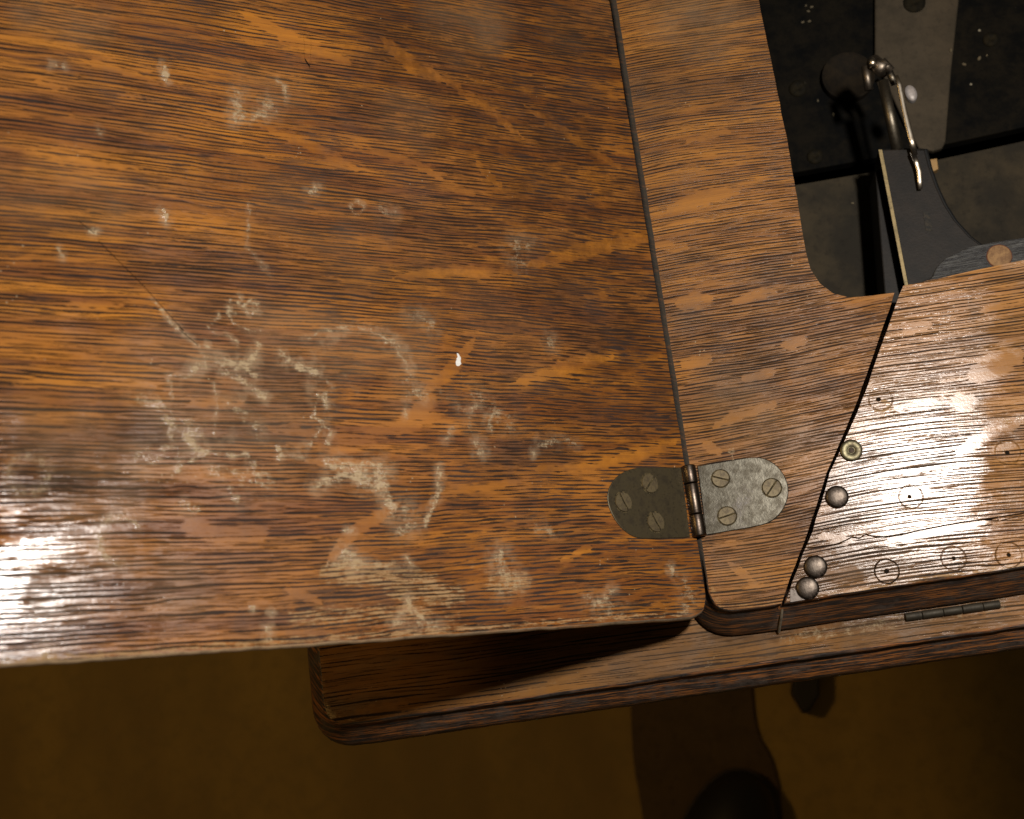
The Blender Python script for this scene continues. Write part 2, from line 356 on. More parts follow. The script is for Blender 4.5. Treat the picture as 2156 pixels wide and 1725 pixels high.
def seg_dist(px, py, pts):
    d = np.full(px.shape, 1e9); T = np.zeros(px.shape); L = 0
    tot = sum(math.dist(pts[i], pts[i + 1]) for i in range(len(pts) - 1)) or 1
    for (x1, y1), (x2, y2) in zip(pts[:-1], pts[1:]):
        dx, dy = x2 - x1, y2 - y1; l2 = dx * dx + dy * dy + 1e-9
        t = np.clip(((px - x1) * dx + (py - y1) * dy) / l2, 0, 1)
        q = np.hypot(px - x1 - t * dx, py - y1 - t * dy); m = q < d
        d = np.where(m, q, d); T = np.where(m, (L + t * math.sqrt(l2)) / tot, T); L += math.sqrt(l2)
    return d, T
def strokes(lst):
    """lst of (points, half width, strength[, taper]) in photo coordinates -> mask function"""
    def f(px, py, V):
        out = np.zeros(px.shape)
        wx = 1.8 * np.sin(py * .21 + 2.1 * np.sin(px * .083)) + 1.7 * np.sin(px * .33 + py * .17); wy = 1.8 * np.sin(px * .19 + 2.3 * np.sin(py * .071)) + 1.7 * np.sin(py * .37 - px * .13)
        px, py = px + wx, py + wy
        for it in lst:
            pts, w, k = it[:3]; taper = it[3] if len(it) > 3 else False
            if len(pts) == 1: d = np.hypot(px - pts[0][0], py - pts[0][1]); T = np.full(px.shape, .5)
            else: d, T = seg_dist(px, py, pts)
            ww = w * (np.sqrt(np.clip(4 * T * (1 - T), 0.02, 1)) if taper else 1.0)
            out = np.maximum(out, k * np.clip(1.6 - d / ww * 1.1, 0, 1))
        return out
    return f
def crop(x0, y0, sc, pts): return [((x0 + x / sc) * 0.67906, (y0 + y / sc) * 0.67906) for x, y in pts]
def ringpts(cx, cy, rx, ry=None, a0=0, a1=360, n=20):
    ry = ry or rx
    return [(cx + rx * math.cos(R(a0 + (a1 - a0) * i / n)), cy + ry * math.sin(R(a0 + (a1 - a0) * i / n))) for i in range(n + 1)]

# ------------------------------------------------------------------ materials
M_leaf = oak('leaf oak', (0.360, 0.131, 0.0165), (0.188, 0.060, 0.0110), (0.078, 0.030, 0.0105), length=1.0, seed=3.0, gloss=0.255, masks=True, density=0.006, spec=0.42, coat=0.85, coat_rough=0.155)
M_top = oak('frame oak', (0.335, 0.137, 0.022), (0.205, 0.080, 0.017), (0.092, 0.043, 0.016), length=1.2, pitch=0.86, seed=11.0, gloss=0.36, masks=True, density=0.0, spec=0.34, coat=0.22, coat_rough=0.24)
rings = []
for (x, y, r_, k, hx, hy) in ((1854, 841, 25, .25, -.0010, 0), (1918, 1046, 25.5, .35, -.0006, 0), (1867, 1203, 26, 1.0, 0, 0),
                              (2008, 1176, 26.5, .35, 0, 0), (2124, 1169, 28, .5, 0, 0), (2122, 953, 27, .15, -.0003, 0)):
    q = P(x, y); e = P(x + r_, y); rings.append((q[0], q[1], float(np.linalg.norm(e - q)), k, hx, hy))
M_flap = oak('flap oak', (0.375, 0.165, 0.033), (0.245, 0.102, 0.025), (0.120, 0.059, 0.021), length=1.5, pitch=0.92, seed=23.0, gloss=0.225, masks=True, rings=rings, density=-0.012, sheen_var=0.08, spec=0.5, coat=0.75, coat_rough=0.20)
M_board = oak('board oak', (0.27, 0.112, 0.022), (0.18, 0.076, 0.017), (0.085, 0.043, 0.017), length=1.6, pitch=1.2, seed=31.0, gloss=0.36, masks=True, density=-0.045, spec=.4)
M_edge = edge_wood('edge oak', 2.0); M_edge2 = edge_wood('edge oak worn', 5.0, 1.35)
M_leafedge = edge_wood('leaf edge oak', 9.0, 1.3, (0.36, 0.235, 0.125))
M_black = plain('black paint wood', (0.012, 0.012, 0.012), (0.022, 0.020, 0.017), 0.6, 60)
M_dusty = plain('dusty crevice', (0.09, 0.072, 0.048), (0.17, 0.13, 0.085), 0.9, 300)

# ------------------------------------------------------------------ floor and things below
fl_me = bpy.data.meshes.new('floor'); Zf = -0.72
fl_me.from_pydata([(-3, -3, Zf), (3, -3, Zf), (3, 3, Zf), (-3, 3, Zf)], [], [(0, 1, 2, 3)])
s = NT('floor covering'); o_ = s.obj(); X, Y, Z = s.sep(o_)
n = s.noise(s.comb(s.math('MULTIPLY', X, 5), s.math('MULTIPLY', Y, 2.0)), 1, 3, 0.6); f = s.noise(o_, 60, 4, 0.7)
c = s.mix(s.ss(n, 0.35, 0.65), (0.215, 0.125, 0.028), (0.33, 0.200, 0.042)); c = s.mix(s.ss(f, 0.4, 0.7, 0, .5), c, (0.20, 0.125, 0.03))
s.set(Base_Color=c, Roughness=0.7, Normal=s.bump(f, 0.3, 0.002))
tag(link('floor', fl_me, s.m), kind='structure')

def px_poly(pts, z): return np.array([P(x, y, z)[:2] for x, y in pts])
def prism(name, pts, z0, z1, mat, parent=None, bevel=0.0, smooth=False):
    pl = ccw(pts); bm = bmesh.new()
    rows = []
    prof = [(-bevel, z1), (-bevel * .3, z1 - bevel * .3), (0, z1 - bevel), (0, z0)] if bevel else [(0, z1), (0, z0)]
    for d, z in prof:
        q = offset(pl, d) if d else pl; rows.append([bm.verts.new((a, b, z)) for a, b in q])
    for r1, r2 in zip(rows[:-1], rows[1:]):
        for i in range(len(pl)): j = (i + 1) % len(pl); bm.faces.new((r1[i], r1[j], r2[j], r2[i]))
    bm.faces.new(rows[0]); bm.faces.new(rows[-1][::-1])
    return from_bm(name, bm, mat, parent, smooth)

def sm_poly(pts, n=3):
    """Chaikin-smooth closed list"""
    p = np.asarray(pts, float)
    for _ in range(n):
        a = p * .75 + np.roll(p, -1, 0) * .25; b_ = p * .25 + np.roll(p, -1, 0) * .75; p = np.stack([a, b_], 1).reshape(-1, 2)
    return p
shadow_brown = plain('painted floor shadow', (0.058, 0.032, 0.013), (0.088, 0.050, 0.019), 0.85, 12)
st = prism('floor_shadow_sheet', sm_poly(px_poly([(1326, 1380), (1580, 1380), (1590, 1540), (1625, 1590), (1643, 1660), (1650, 1740), (1655, 1900), (1370, 1900), (1352, 1700), (1330, 1600)], Zf + .006)), Zf + .0005, Zf + .006, shadow_brown, None, 0.002)  # thin dark sheet that stands in for a shadow band on the floor
tag(st, 'flat dark brown sheet standing in for a shadow on the floor below the table front edge', 'mat')
# shoe, toe towards the table
def shoe():
    z0 = Zf + .0065; t = empty('shoe', tuple(P(1545, 1760, z0)))
    tag(t, 'black shoe with rounded toe on the floor', 'shoe')
    o0 = np.array(P(1545, 1760, z0))
    toe = [(1420, 1760), (1445, 1705), (1480, 1655), (1520, 1620), (1560, 1612), (1600, 1625), (1625, 1660), (1638, 1710), (1642, 1770), (1630, 1880), (1600, 1960), (1500, 1980), (1430, 1880)]
    pl = np.array([P(x, y, z0)[:2] for x, y in toe]) - o0[:2]
    pl = refine(ccw(pl), 0.004)
    for _ in range(6): pl = (pl + np.roll(pl, 1, 0) + np.roll(pl, -1, 0)) / 3
    prism('sole', pl, 0, 0.014, plain('shoe sole', (0.02, 0.014, 0.01), (0.03, 0.02, 0.014), 0.7), t, 0.002)
    bm = bmesh.new(); rows = []; c0 = pl.mean(0)
    for k in range(9):
        a = k / 8 * math.pi / 2; q = c0 + (pl - c0) * (0.97 * math.cos(a * .98)); rows.append([bm.verts.new((x, y, 0.0145 + 0.055 * math.sin(a))) for x, y in q])
    for r1, r2 in zip(rows[:-1], rows[1:]):
        for i in range(len(pl)): j = (i + 1) % len(pl); bm.faces.new((r1[i], r1[j], r2[j], r2[i]))
    bm.faces.new(rows[-1]); bm.faces.new(rows[0][::-1])
    from_bm('upper', bm, plain('black leather', (0.006, 0.005, 0.005), (0.010, 0.008, 0.007), 0.55), t, True)
shoe()

# ------------------------------------------------------------------ the table
T = empty('sewing_table', (0, 0, 0))
tag(T, 'worn varnished oak sewing table, its hinged leaf propped half open beside the machine cut-out', 'sewing table')
XE = float(np.mean([P(1300, 0)[0], P(1350, 277)[0], P(1400, 650)[0], P(1476, 1136)[0]]))
YF = float(np.mean([P(1540, 1284)[1], P(1646, 1273)[1]]))
print('XE', XE, [P(1300, 0)[0], P(1350, 277)[0], P(1400, 650)[0], P(1476, 1136)[0]], 'YF', P(1540, 1284)[1], P(1646, 1273)[1], P(1910, 1229)[1], P(2156, 1192)[1])

PROF = [(0.0006, -0.0006), (0.0010, -0.0016), (0.0002, -0.0028), (0.0022, -0.0050), (0.0052, -0.0100), (0.0086, -0.0150), (0.0112, -0.0185), (0.0114, -0.0205), (0.006, -0.0212)]
# left piece of the frame
gapL = [(1884, 616), (1808, 835.5), (1779.6, 906), (1741, 995), (1701.6, 1119), (1661, 1225)]
cut = [(1697, 532), (1707, 566), (1727, 597), (1754, 618), (1785, 625.5), (1828, 623.5)]
top_y = P(1500, -260)[1]
cl = [P(1690, 489), P(1655, 281), P(1597, 0), P(1560, -200)]
q = [(cl[3][0], top_y), cl[2][:2], cl[1][:2], cl[0][:2]] + [P(x, y)[:2] for x, y in cut] + [P(x, y)[:2] for x, y in gapL]
gL = np.array(P(1661, 1225)[:2]); cL = np.array([P(1646, 1273)[0], YF]); q += [tuple(cL + (gL - cL) * .01), tuple(cL)]
xe0 = P(1476, 1136)[0]; xe1 = P(1325, 160)[0]; q += [(xe0, YF), (xe1, top_y)]
q = np.array([np.array(v, float) for v in q]); nq = len(q)
q = fillet(q, {nq - 2: 0.0125}, 0)
endL = np.array(P(1650, 1268)[:2])
def om_left(pl):
    # moulding only on the outer side (front and hinge side)
    return np.where((pl[:, 1] < YF + .00005), 1.0, np.where(pl[:, 0] < xe1 + .0125, 1.0, 0.0)) * (pl[:, 0] < cL[0])
PROF2 = [(0.0005, -0.0003), (0.0012, -0.0007), (0.0022, -0.0012), (0.0031, -0.0021), (0.0038, -0.0040), (0.0052, -0.0100), (0.0060, -0.0160), (0.0066, -0.0200), (0.004, -0.0212)]
def bl_left(pl): return np.where(pl[:, 0] < xe1 + .0125, np.clip((pl[:, 1] - YF - .008) / .03, 0, 1), 0)
base_attr = dict(zero=lambda px, py, V: np.zeros(px.shape))
def const(v): return lambda px, py, V: np.full(px.shape, float(v))
top_flakes = strokes([([(1400, 445), (1470, 420), (1560, 400)], 16, 1, True), ([(1375, 520), (1450, 520)], 12, 1, True), ([(1420, 640), (1500, 628)], 18, 1, True),
    ([(1540, 640), (1600, 618), (1640, 615)], 12, 1, True), ([(1500, 900), (1560, 870), (1640, 850)], 14, 1, True), ([(1430, 770), (1500, 755)], 13, 1, True),
    ([(1560, 800), (1640, 780)], 12, .9, True), ([(1480, 930), (1520, 960)], 12, 1, True), ([(1640, 730), (1700, 715)], 13, 1, True), ([(1490, 1160), (1560, 1140)], 9, .8, True),
    ([(1440, 300), (1540, 275)], 9, .8, True), ([(1530, 1180), (1600, 1240)], 10, .9, True)])
TA = dict(dust=lambda px, py, V: np.where((V[:, 0] < xe1 + .002) & (V[:, 1] > YF + .005), np.clip((V[:, 1] - YF) / .03, .4, 1), 0.0), matte=const(.15), grain_bend=lambda px, py, V: 0.0025 * np.sin(V[:, 0] * 30 + 1) * np.cos(V[:, 1] * 14), long=const(.55), flake=top_flakes,
          stain=strokes([([(1540, 950), (1545, 975)], 6, .7), ([(1590, 975), (1600, 985)], 4, .6)]),
          haze_mask=strokes([([(1420, 20), (1500, 40)], 75, .75), ([(1540, 850), (1700, 960)], 60, .5), ([(1560, 1200), (1600, 1130)], 60, .45)]),
          wear=strokes([([(1498, 1235), (1520, 1278), (1645, 1268)], 6, .8), ([(1477, 1150), (1492, 1220)], 3, .6)]),
          paint=const(0), crack=const(5), dark_mask=strokes([([(1520, 480), (1640, 470)], 20, .5), ([(1590, 905), (1640, 900)], 8, .5)]))
slab('table_frame', q, PROF, 0.0012, [M_top, M_edge], T, om_left, attrs=TA, blend=bl_left, profile2=PROF2)

# right piece
gapR = [(1902, 602), (1893, 622), (1818.5, 835.5), (1788.5, 906), (1748, 995), (1710.5, 1119), (1668, 1225), (1658, 1262)]
XR = P(2156, 700)[0] + 0.16
pb = P(2156, 547.5); pa = P(1902, 602); sl = (pb[1] - pa[1]) / (pb[0] - pa[0])
fr = [P(1910, 1229)[:2], P(2156, 1192)[:2]]
gR = np.array(P(1668, 1225)[:2]); cR = np.array([P(1655, 1268)[0], -0.0563])
q = [P(x, y)[:2] for x, y in gapR[:-1]] + [cR + (gR - cR) * .01, cR, fr[0], fr[1], (XR, fr[1][1]), (XR, pa[1] + sl * (XR - pa[0])), pb[:2]]
q = np.array([np.array(v, float) for v in q])
def om_right(pl):
    return np.where((pl[:, 1] < fr[1][1] + .0003), 1.05, 0.0) * (pl[:, 0] > cR[0])
crk = crop(2300, 1100, 1.9166, [(385, 1152), (470, 1140), (560, 1128), (610, 1108), (655, 1084), (700, 1092), (735, 1068), (780, 1080), (850, 1084), (950, 1070), (1050, 1045), (1180, 1020), (1300, 998), (1450, 978), (1677, 942), (1900, 905)])
crk2 = crop(2300, 1100, 1.9166, [(1400, 985), (1677, 985)])
crk3 = crop(2600, 900, 2.875, [(385, 468), (560, 430), (720, 405), (900, 372)])
def crackf(*ls):
    def f(px, py, V):
        d = np.full(px.shape, 9.0)        # signed, so that the thin line survives between the mesh points
        for l, w in ls:
            xs = np.array([p[0] for p in l]); ys = np.array([p[1] for p in l]); o_ = np.argsort(xs); xs, ys = xs[o_], ys[o_]
            sl_ = (ys[-1] - ys[0]) / (xs[-1] - xs[0] + 1e-9)
            dd = (py - np.interp(px, xs, ys)) / math.hypot(1, sl_) * 0.25 / w
            dd = np.where((px < xs[0]) | (px > xs[-1]), 9.0, dd); d = np.where(np.abs(dd) < np.abs(d), dd, d)
        return d
    return f
fl_flakes = strokes([([(1880, 860), (1960, 850), (2010, 840)], 12, .8, True), ([(2040, 800), (2090, 770), (2156, 745)], 30, 1, True), ([(2000, 845), (2060, 850)], 22, 1, True),
    ([(2010, 960), (2100, 900), (2156, 890)], 18, 1, True), ([(1850, 1150), (1960, 1120), (2080, 1100)], 14, .9, True), ([(1900, 700), (1960, 680)], 14, .8, True), ([(1720, 1130), (1800, 1140)], 12, .9, True),
    ([(1740, 1255), (1840, 1240)], 8, .8, True), ([(2060, 660), (2120, 640)], 10, .8, True)])
FA = dict(matte=strokes([([(2170, 640), (2150, 900), (2150, 1250)], 95, .75), ([(1730, 1170), (1800, 1230)], 40, .6), ([(1930, 560), (2100, 540)], 60, .6)]), grain_bend=lambda px, py, V: 0.0022 * np.sin(V[:, 0] * 26 + 2) * np.cos(V[:, 1] * 11), long=const(.75), flake=fl_flakes,
          stain=strokes([([(2110, 890), (2156, 880)], 8, .5), ([(1868, 850), (1872, 862), (1850, 862)], 7, .0)]),
          haze_mask=strokes([([(1850, 850), (1950, 1000), (1900, 1100)], 90, .35), ([(1700, 1230), (1900, 1210)], 40, .4)]),
          wear=strokes([([(1864, 848), (1880, 862), (1848, 864)], 7, 1.1), ([(1690, 1262), (1910, 1227), (2156, 1190)], 7, 1.0), ([(1800, 900), (1750, 1000)], 5, .7), ([(1990, 1090), (2100, 1060)], 14, .5)]),
          paint=const(0), crack=crackf((crk, 1.0), (crk2, .6), (crk3, .5)),
          dark_mask=strokes([([(1790, 970), (1796, 975)], 24, .5), ([(1765, 1070), (1770, 1072)], 24, .5), ([(1735, 1200), (1712, 1262)], 26, .5), ([(1668, 1240), (1690, 1262), (1760, 1262)], 12, .8)]))
slab('front_panel', q, PROF, 0.0009, [M_flap, M_edge], T, om_right, region=(np.array([-1, -1]), np.array([P(2156, 900)[0] + .01, 1])), attrs=FA)

# base board under both
ZB = -0.0215
bl = [P(672.5, 1359, ZB), P(682, 1477, ZB)]; XB = float(np.mean([bl[0][0], bl[1][0]]))
YB = [P(753, 1520.8, ZB)[1], P(2156, 1314, ZB)[1]]; print('XB', [v[0] for v in bl], 'YB', YB, P(1178, 1444, ZB)[1])
q = np.array([(XB, YB[0]), (XR, YB[0] + (YB[1] - YB[0]) * (XR - XB) / (P(2156, 1314, ZB)[0] - XB)), (XR, P(2000, 720, ZB)[1]), (P(1500, 720, ZB)[0], P(1500, 720, ZB)[1]), (P(1400, 900, ZB)[0], P(1350, 200, ZB)[1] + .2), (XB, P(1350, 200, ZB)[1] + .2)])
q = fillet(q, {0: 0.013}, 0)
board_prof = [(0.0010, -0.0005), (0.0018, -0.0016), (0.0012, -0.0030), (0.0030, -0.0055), (0.0062, -0.0085), (0.0100, -0.0125), (0.0118, -0.0165), (0.0112, -0.0195), (0.0085, -0.0215)]
BA = dict(matte=const(.6), grain_bend=const(0), long=const(.7), flake=strokes([([(1150, 1440), (1300, 1400)], 10, .7, True), ([(740, 1500), (860, 1480)], 10, .9, True)]),
          stain=strokes([([(1885, 1302), (1980, 1290), (2110, 1270)], 16, .55), ([(1650, 1345), (1880, 1310)], 14, .6), ([(683, 1490), (700, 1508)], 10, .7), ([(1490, 1400), (1510, 1380)], 7, .5)]),
          haze_mask=strokes([([(1470, 1300), (1500, 1350), (1700, 1345), (1900, 1310), (2156, 1275)], 38, .5), ([(1100, 1430), (1500, 1360)], 40, .35)]),
          wear=strokes([([(760, 1512), (1178, 1438), (2156, 1309)], 9, .5), ([(676, 1380), (684, 1478), (700, 1505), (750, 1518)], 7, .7)]),
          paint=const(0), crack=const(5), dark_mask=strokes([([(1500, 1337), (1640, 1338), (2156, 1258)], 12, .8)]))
BM = Matrix.Translation((0, 0, ZB))
bo = slab('base_board', q, board_prof, 0.0015, [M_board, M_edge2], T, lambda pl: np.where((pl[:, 1] < YB[0] + .02) | (pl[:, 0] < XB + .012), 1.0, 0.0) * np.where(pl[:, 1] > .2, 0, 1),
          region=(np.array([-1, -1]), np.array([P(2156, 900)[0] + .01, P(1400, 1000, ZB)[1]])), attrs=BA, worldf=lambda V: V + np.array([0, 0, ZB]))
bo.location = (0, 0, ZB)

# folding leaf; local x = along the grain towards the hinge, z = up off the leaf
LE = float(np.mean([PL(1289.5, 0)[0], PL(1339, 303)[0], PL(1389, 650)[0]])); LY = [PL(0, 1399)[1], PL(655, 1352)[1], PL(1103, 1321.7)[1], PL(1430, 1301)[1]]
print('LE', LE, 'LY', LY, 'left s', PL(0, 700), PL(0, 0), PL(0, 1399))
L0 = 0.46; yb = PL(600, -160)[1]
q = np.array([(-L0, LY[0] + (LY[0] - LY[3]) / (PL(0, 1399)[0] - PL(1430, 1301)[0]) * (L0 - PL(0, 1399)[0])), (-.0014, LY[3]), (-.0014, yb), (-L0, yb)])
q = fillet(q, {1: 0.014}, 0)
def c8(*p): return crop(400, 850, 1.9164, p)
leaf_flakes = strokes([([(800, 78), (860, 130), (935, 172)], 15, 1, True), ([(500, 20), (600, 75), (740, 135)], 13, 1, True), ([(930, 165), (1010, 215), (1100, 290)], 10, .9, True),
    ([(560, 270), (660, 310), (760, 360)], 12, .85, True), ([(1000, 715), (950, 780), (890, 830)], 15, .9, True), ([(940, 865), (860, 900), (740, 925), (560, 900)], 17, .8, True), ([(600, 935), (760, 950)], 9, .7, True), ([(905, 845), (850, 890)], 18, 1),
    ([(1295, 752), (1200, 770), (1080, 808)], 14, 1.1, True), ([(1430, 925), (1340, 965), (1180, 995)], 12, 1.1, True), ([(1120, 990), (1210, 982)], 9, 1, True), ([(1245, 1150), (1215, 1165), (1180, 1185)], 9, 1.1, True),
    ([(830, 585), (960, 570), (1090, 575)], 12, 1, True), ([(1110, 560), (1230, 528), (1370, 500)], 17, 1.1, True), ([(1230, 625), (1290, 618)], 8, .9, True), ([(405, 1112), (470, 1128), (545, 1120)], 24, .85), ([(690, 1185), (745, 1120), (840, 1060)], 15, 1, True),
    ([(640, 970), (800, 985)], 12, .7, True), ([(90, 335), (190, 345), (300, 355)], 9, .9, True), ([(100, 105), (240, 145), (350, 180)], 8, .8, True), ([(930, 380), (1000, 410)], 10, .8, True), ([(1000, 340), (1060, 400)], 8, .9, True),
    ([(740, 300), (880, 345), (960, 400)], 9, .8, True), ([(1100, 220), (1220, 300), (1330, 370)], 9, .8, True), ([(1020, 880), (1120, 860)], 7, .7, True), ([(900, 1040), (1030, 1025), (1120, 1005)], 9, .9, True), ([(600, 1240), (680, 1270)], 12, .8, True), ([(860, 1080), (960, 1040)], 8, .8, True),
    ([(380, 850), (520, 850)], 9, .8, True), ([(130, 640), (260, 645)], 10, .8, True), ([(60, 170), (150, 190)], 6, .8, True)])
leaf_stain_l = ([
    (ringpts(*c8((730, 200))[0], 14.5, 12.5), 3.4, 1.5), ([c8((730, 200))[0]], 11, .55), (c8((600, 240), (590, 190), (610, 160), (660, 175)), 5, .85), (c8((640, 120), (665, 140)), 4, .8), (c8((610, 200), (640, 215)), 9, .6),
    (c8((580, 230), (620, 290), (690, 330), (780, 345)), 3, .65), (c8((470, 310), (520, 270), (540, 240)), 4, .65), (c8((500, 345), (600, 370), (640, 410), (650, 430)), 3, .7), (c8((455, 425), (475, 428)), 4, 1.2), (ringpts(*c8((768, 412))[0], 4, 3), 2, 1.1),
    (c8((130, 150), (250, 280), (330, 360), (420, 430), (455, 520)), 3.5, .85), (c8((240, 600), (330, 610), (370, 600)), 4, .8), (c8((395, 560), (430, 540), (460, 520)), 9, 1.1), (c8((520, 510), (600, 530), (680, 545), (740, 500)), 9, 1.1),
    (c8((770, 420), (750, 480), (700, 540)), 5, .85), (c8((540, 560), (620, 600), (700, 650), (760, 700), (810, 730)), 6, 1.0), (c8((560, 590), (640, 600)), 7, .9), (c8((700, 570), (750, 610)), 6, .8),
    (c8((930, 500), (1000, 540), (1070, 570), (1110, 590)), 8, 1.1), (c8((1110, 590), (1170, 630), (1200, 670)), 4, .7), (c8((900, 470), (930, 495)), 5, .9), (c8((1040, 390), (1150, 335), (1300, 315), (1420, 325), (1530, 390)), 4, .7), (c8((1530, 390), (1590, 420)), 8, .75),
    (c8((1530, 400), (1630, 500), (1670, 600), (1640, 650), (1660, 740), (1640, 850)), 3.5, .75), (c8((1290, 600), (1330, 680), (1360, 700)), 3, .5), (c8((1640, 630), (1700, 700), (1740, 740)), 4, .85), (c8((1710, 700), (1760, 730)), 8, .75),
    (c8((1160, 720), (1180, 790)), 8, .95), (c8((1120, 720), (1110, 800), (1090, 850)), 3, .85), (c8((1090, 850), (1150, 880), (1200, 930), (1180, 1000)), 4, .9), (c8((1150, 880), (1120, 950), (1060, 1030)), 4, .9),
    (c8((890, 1030), (905, 1060), (890, 1090)), 5, 1.1), (c8((880, 1088), (960, 1080), (1060, 1090)), 3.5, .9), (c8((240, 620), (260, 700), (250, 830)), 4, .75), (c8((500, 640), (525, 760), (510, 960)), 3, .7), (c8((380, 860), (260, 900), (250, 970)), 7, .8),
    (c8((340, 960), (380, 1010), (430, 1055)), 11, .95), (c8((430, 1055), (560, 1075), (710, 1078)), 4, 1.1), (c8((450, 1050), (400, 1080), (280, 1160)), 8, .85), (ringpts(*c8((450, 1055))[0], 12, 4), 3, 1.0), (c8((730, 1110), (750, 1180)), 9, .85),
    (c8((500, 1150), (560, 1190), (640, 1180)), 12, .6), (c8((600, 1260), (640, 1340)), 9, .65), (c8((330, 1370), (400, 1400)), 10, .6), (c8((1180, 1120), (1300, 1150), (1480, 1140)), 11, .85), (c8((1120, 1250), (1200, 1220), (1330, 1190)), 10, .95),
    (c8((1330, 1180), (1420, 1240), (1500, 1260)), 13, 1.15), (c8((1420, 1240), (1480, 1200), (1520, 1190)), 12, 1.0), (c8((1500, 1270), (1550, 1350), (1560, 1420)), 12, .85), (c8((1650, 1390), (1680, 1500), (1620, 1530)), 12, .65), (c8((1840, 1150), (1845, 1230), (1830, 1320), (1790, 1420), (1760, 1490)), 5, 1.0),
    (c8((1290, 1520), (1330, 1530)), 5, .9), (c8((600, 780), (690, 850)), 10, .6), (c8((760, 900), (780, 970)), 9, .65), (c8((60, 740), (200, 780)), 14, .55), (c8((230, 860), (420, 950)), 14, .6),
    (c8((1850, 700), (2000, 830), (2100, 1080)), 9, .35), (c8((1700, 250), (1800, 310)), 13, .6), (c8((2040, 800), (2060, 790)), 7, .8), (c8((2070, 1010), (2090, 1060)), 8, 1.0),
    ([(1040, 870), (1030, 885)], 6, 1.2), ([(1028, 892), (1035, 905)], 4, .9), ([(1140, 935), (1170, 930)], 9, .75), ([(1122, 952), (1123, 958)], 4, 1.3), ([(1190, 928), (1210, 935)], 6, .7),
    ([(345, 142), (352, 165)], 6, 1.3), ([(340, 165), (350, 172)], 4, 1.0), ([(110, 135), (118, 137)], 5, 1.0), ([(134, 138), (136, 140)], 4, .9), ([(500, 200), (500, 250)], 10, .85), ([(500, 245), (530, 245), (560, 240)], 8, .8), ([(560, 215), (580, 230)], 10, .65), ([(585, 170), (600, 185), (600, 215)], 4, .7),
    ([(343, 445), (350, 465)], 6, 1.15), ([(190, 486), (203, 488)], 5, 1.2), ([(205, 275), (210, 278)], 6, .7), ([(655, 405), (668, 398)], 7, .9), ([(525, 430), (520, 520), (570, 580)], 3, .6), (ringpts(753, 437, 13), 3, .65), ([(1085, 515), (1105, 520)], 12, .7), ([(1090, 545), (1100, 560)], 12, .6),
    ([(125, 525), (130, 545)], 5, .75), ([(730, 1170), (750, 1190)], 13, 1.15), ([(690, 1190), (860, 1190)], 6, .8), ([(855, 1180), (865, 1190)], 6, .9), ([(860, 1260), (860, 1280), (840, 1300)], 5, 1.2), ([(862, 1280), (900, 1310)], 6, 1.0), ([(830, 1310), (860, 1315), (920, 1316)], 8, .8),
    ([(1050, 1165), (1055, 1200), (1075, 1215)], 12, .85), ([(1060, 1240), (1090, 1225)], 12, .7), ([(1285, 1245), (1260, 1275)], 8, .85), ([(1240, 1260), (1300, 1290)], 14, .55), ([(1410, 1190), (1417, 1210)], 4.5, 1.1), ([(1440, 1250), (1445, 1290)], 9, .6), ([(1440, 1225), (1455, 1260)], 12, .5),
    ([(565, 1325), (567, 1345)], 6, 1.5), ([(570, 1290), (574, 1292)], 4, 1.3), ([(95, 1378), (105, 1390)], 10, 1.1), ([(530, 1280), (535, 1285)], 4, 1.0), (ringpts(252, 1125, 42, 38, 150, 330), 6, .85), (ringpts(252, 1140, 42, 48, 90, 200), 7, .7), (ringpts(58, 1000, 42, 40), 8, .55),
    ([(950, 905), (940, 925)], 6, .7), ([(800, 440), (830, 452)], 8, .5), ([(1158, 715), (1162, 725)], 10, .6), ([(480, 1000), (560, 1010)], 24, .45), ([(300, 960), (380, 950)], 22, .5), ([(1000, 830), (1080, 900)], 14, .45), ([(1130, 1110), (1160, 1120)], 10, .5)])
leaf_stain = strokes(leaf_stain_l); leaf_smear = strokes([(a_[0], a_[1] * 2.6, min(1, a_[2] * .8)) for a_ in leaf_stain_l] + [(ringpts(760, 800, 105, 110, 150, 380), 16, .7), (ringpts(440, 850, 70, 95), 14, .55), (ringpts(590, 860, 100, 95, -60, 70), 14, .6)])
leaf_haze = strokes([([(960, 10), (1000, 60)], 70, .9), ([(840, 240), (880, 260)], 50, .6), ([(540, 200), (600, 190)], 55, .45), ([(350, 820), (550, 860)], 130, .5), ([(700, 760), (860, 700), (860, 830)], 50, .6), ([(560, 690), (720, 720)], 50, .6), ([(100, 900), (250, 1000), (100, 1250)], 90, .6), ([(300, 1180), (380, 1260)], 60, .5), ([(60, 20), (200, 60)], 40, .6), ([(30, 380), (200, 430)], 70, .5), ([(1290, 20), (1200, 60)], 50, .4), ([(600, 440), (760, 520)], 70, .3), ([(900, 560), (1100, 740)], 60, .25)])
leaf_wear = strokes([([(0, 1392), (348, 1367), (655, 1344), (1103, 1314), (1440, 1292)], 5, 1.15), ([(0, 1394), (348, 1369), (655, 1346)], 8, 1.3), ([(655, 1346), (1103, 1316)], 6, 1.3), ([(700, 1205), (830, 1212), (900, 1228)], 28, 1.35), ([(830, 1240), (960, 1255)], 24, 1.3), ([(1040, 1230), (1100, 1225)], 22, 1.1), ([(620, 1300), (900, 1285)], 20, 1.0), ([(1000, 1190), (1080, 1205)], 14, .6), ([(640, 1310), (960, 1300)], 18, .7), ([(1100, 1280), (1380, 1270)], 10, .5)])
leaf_paint = strokes([([(962, 747), (964, 755)], 3.5, 1), ([(966, 757), (967, 766)], 4.5, 1)])
leaf_crack = crackf(([(160, 462), (200, 492)], .5), ([(205, 505), (300, 600), (390, 700)], .45), (c8((300, 330), (420, 430)), .5), ([(640, 122), (655, 145)], 1.0))
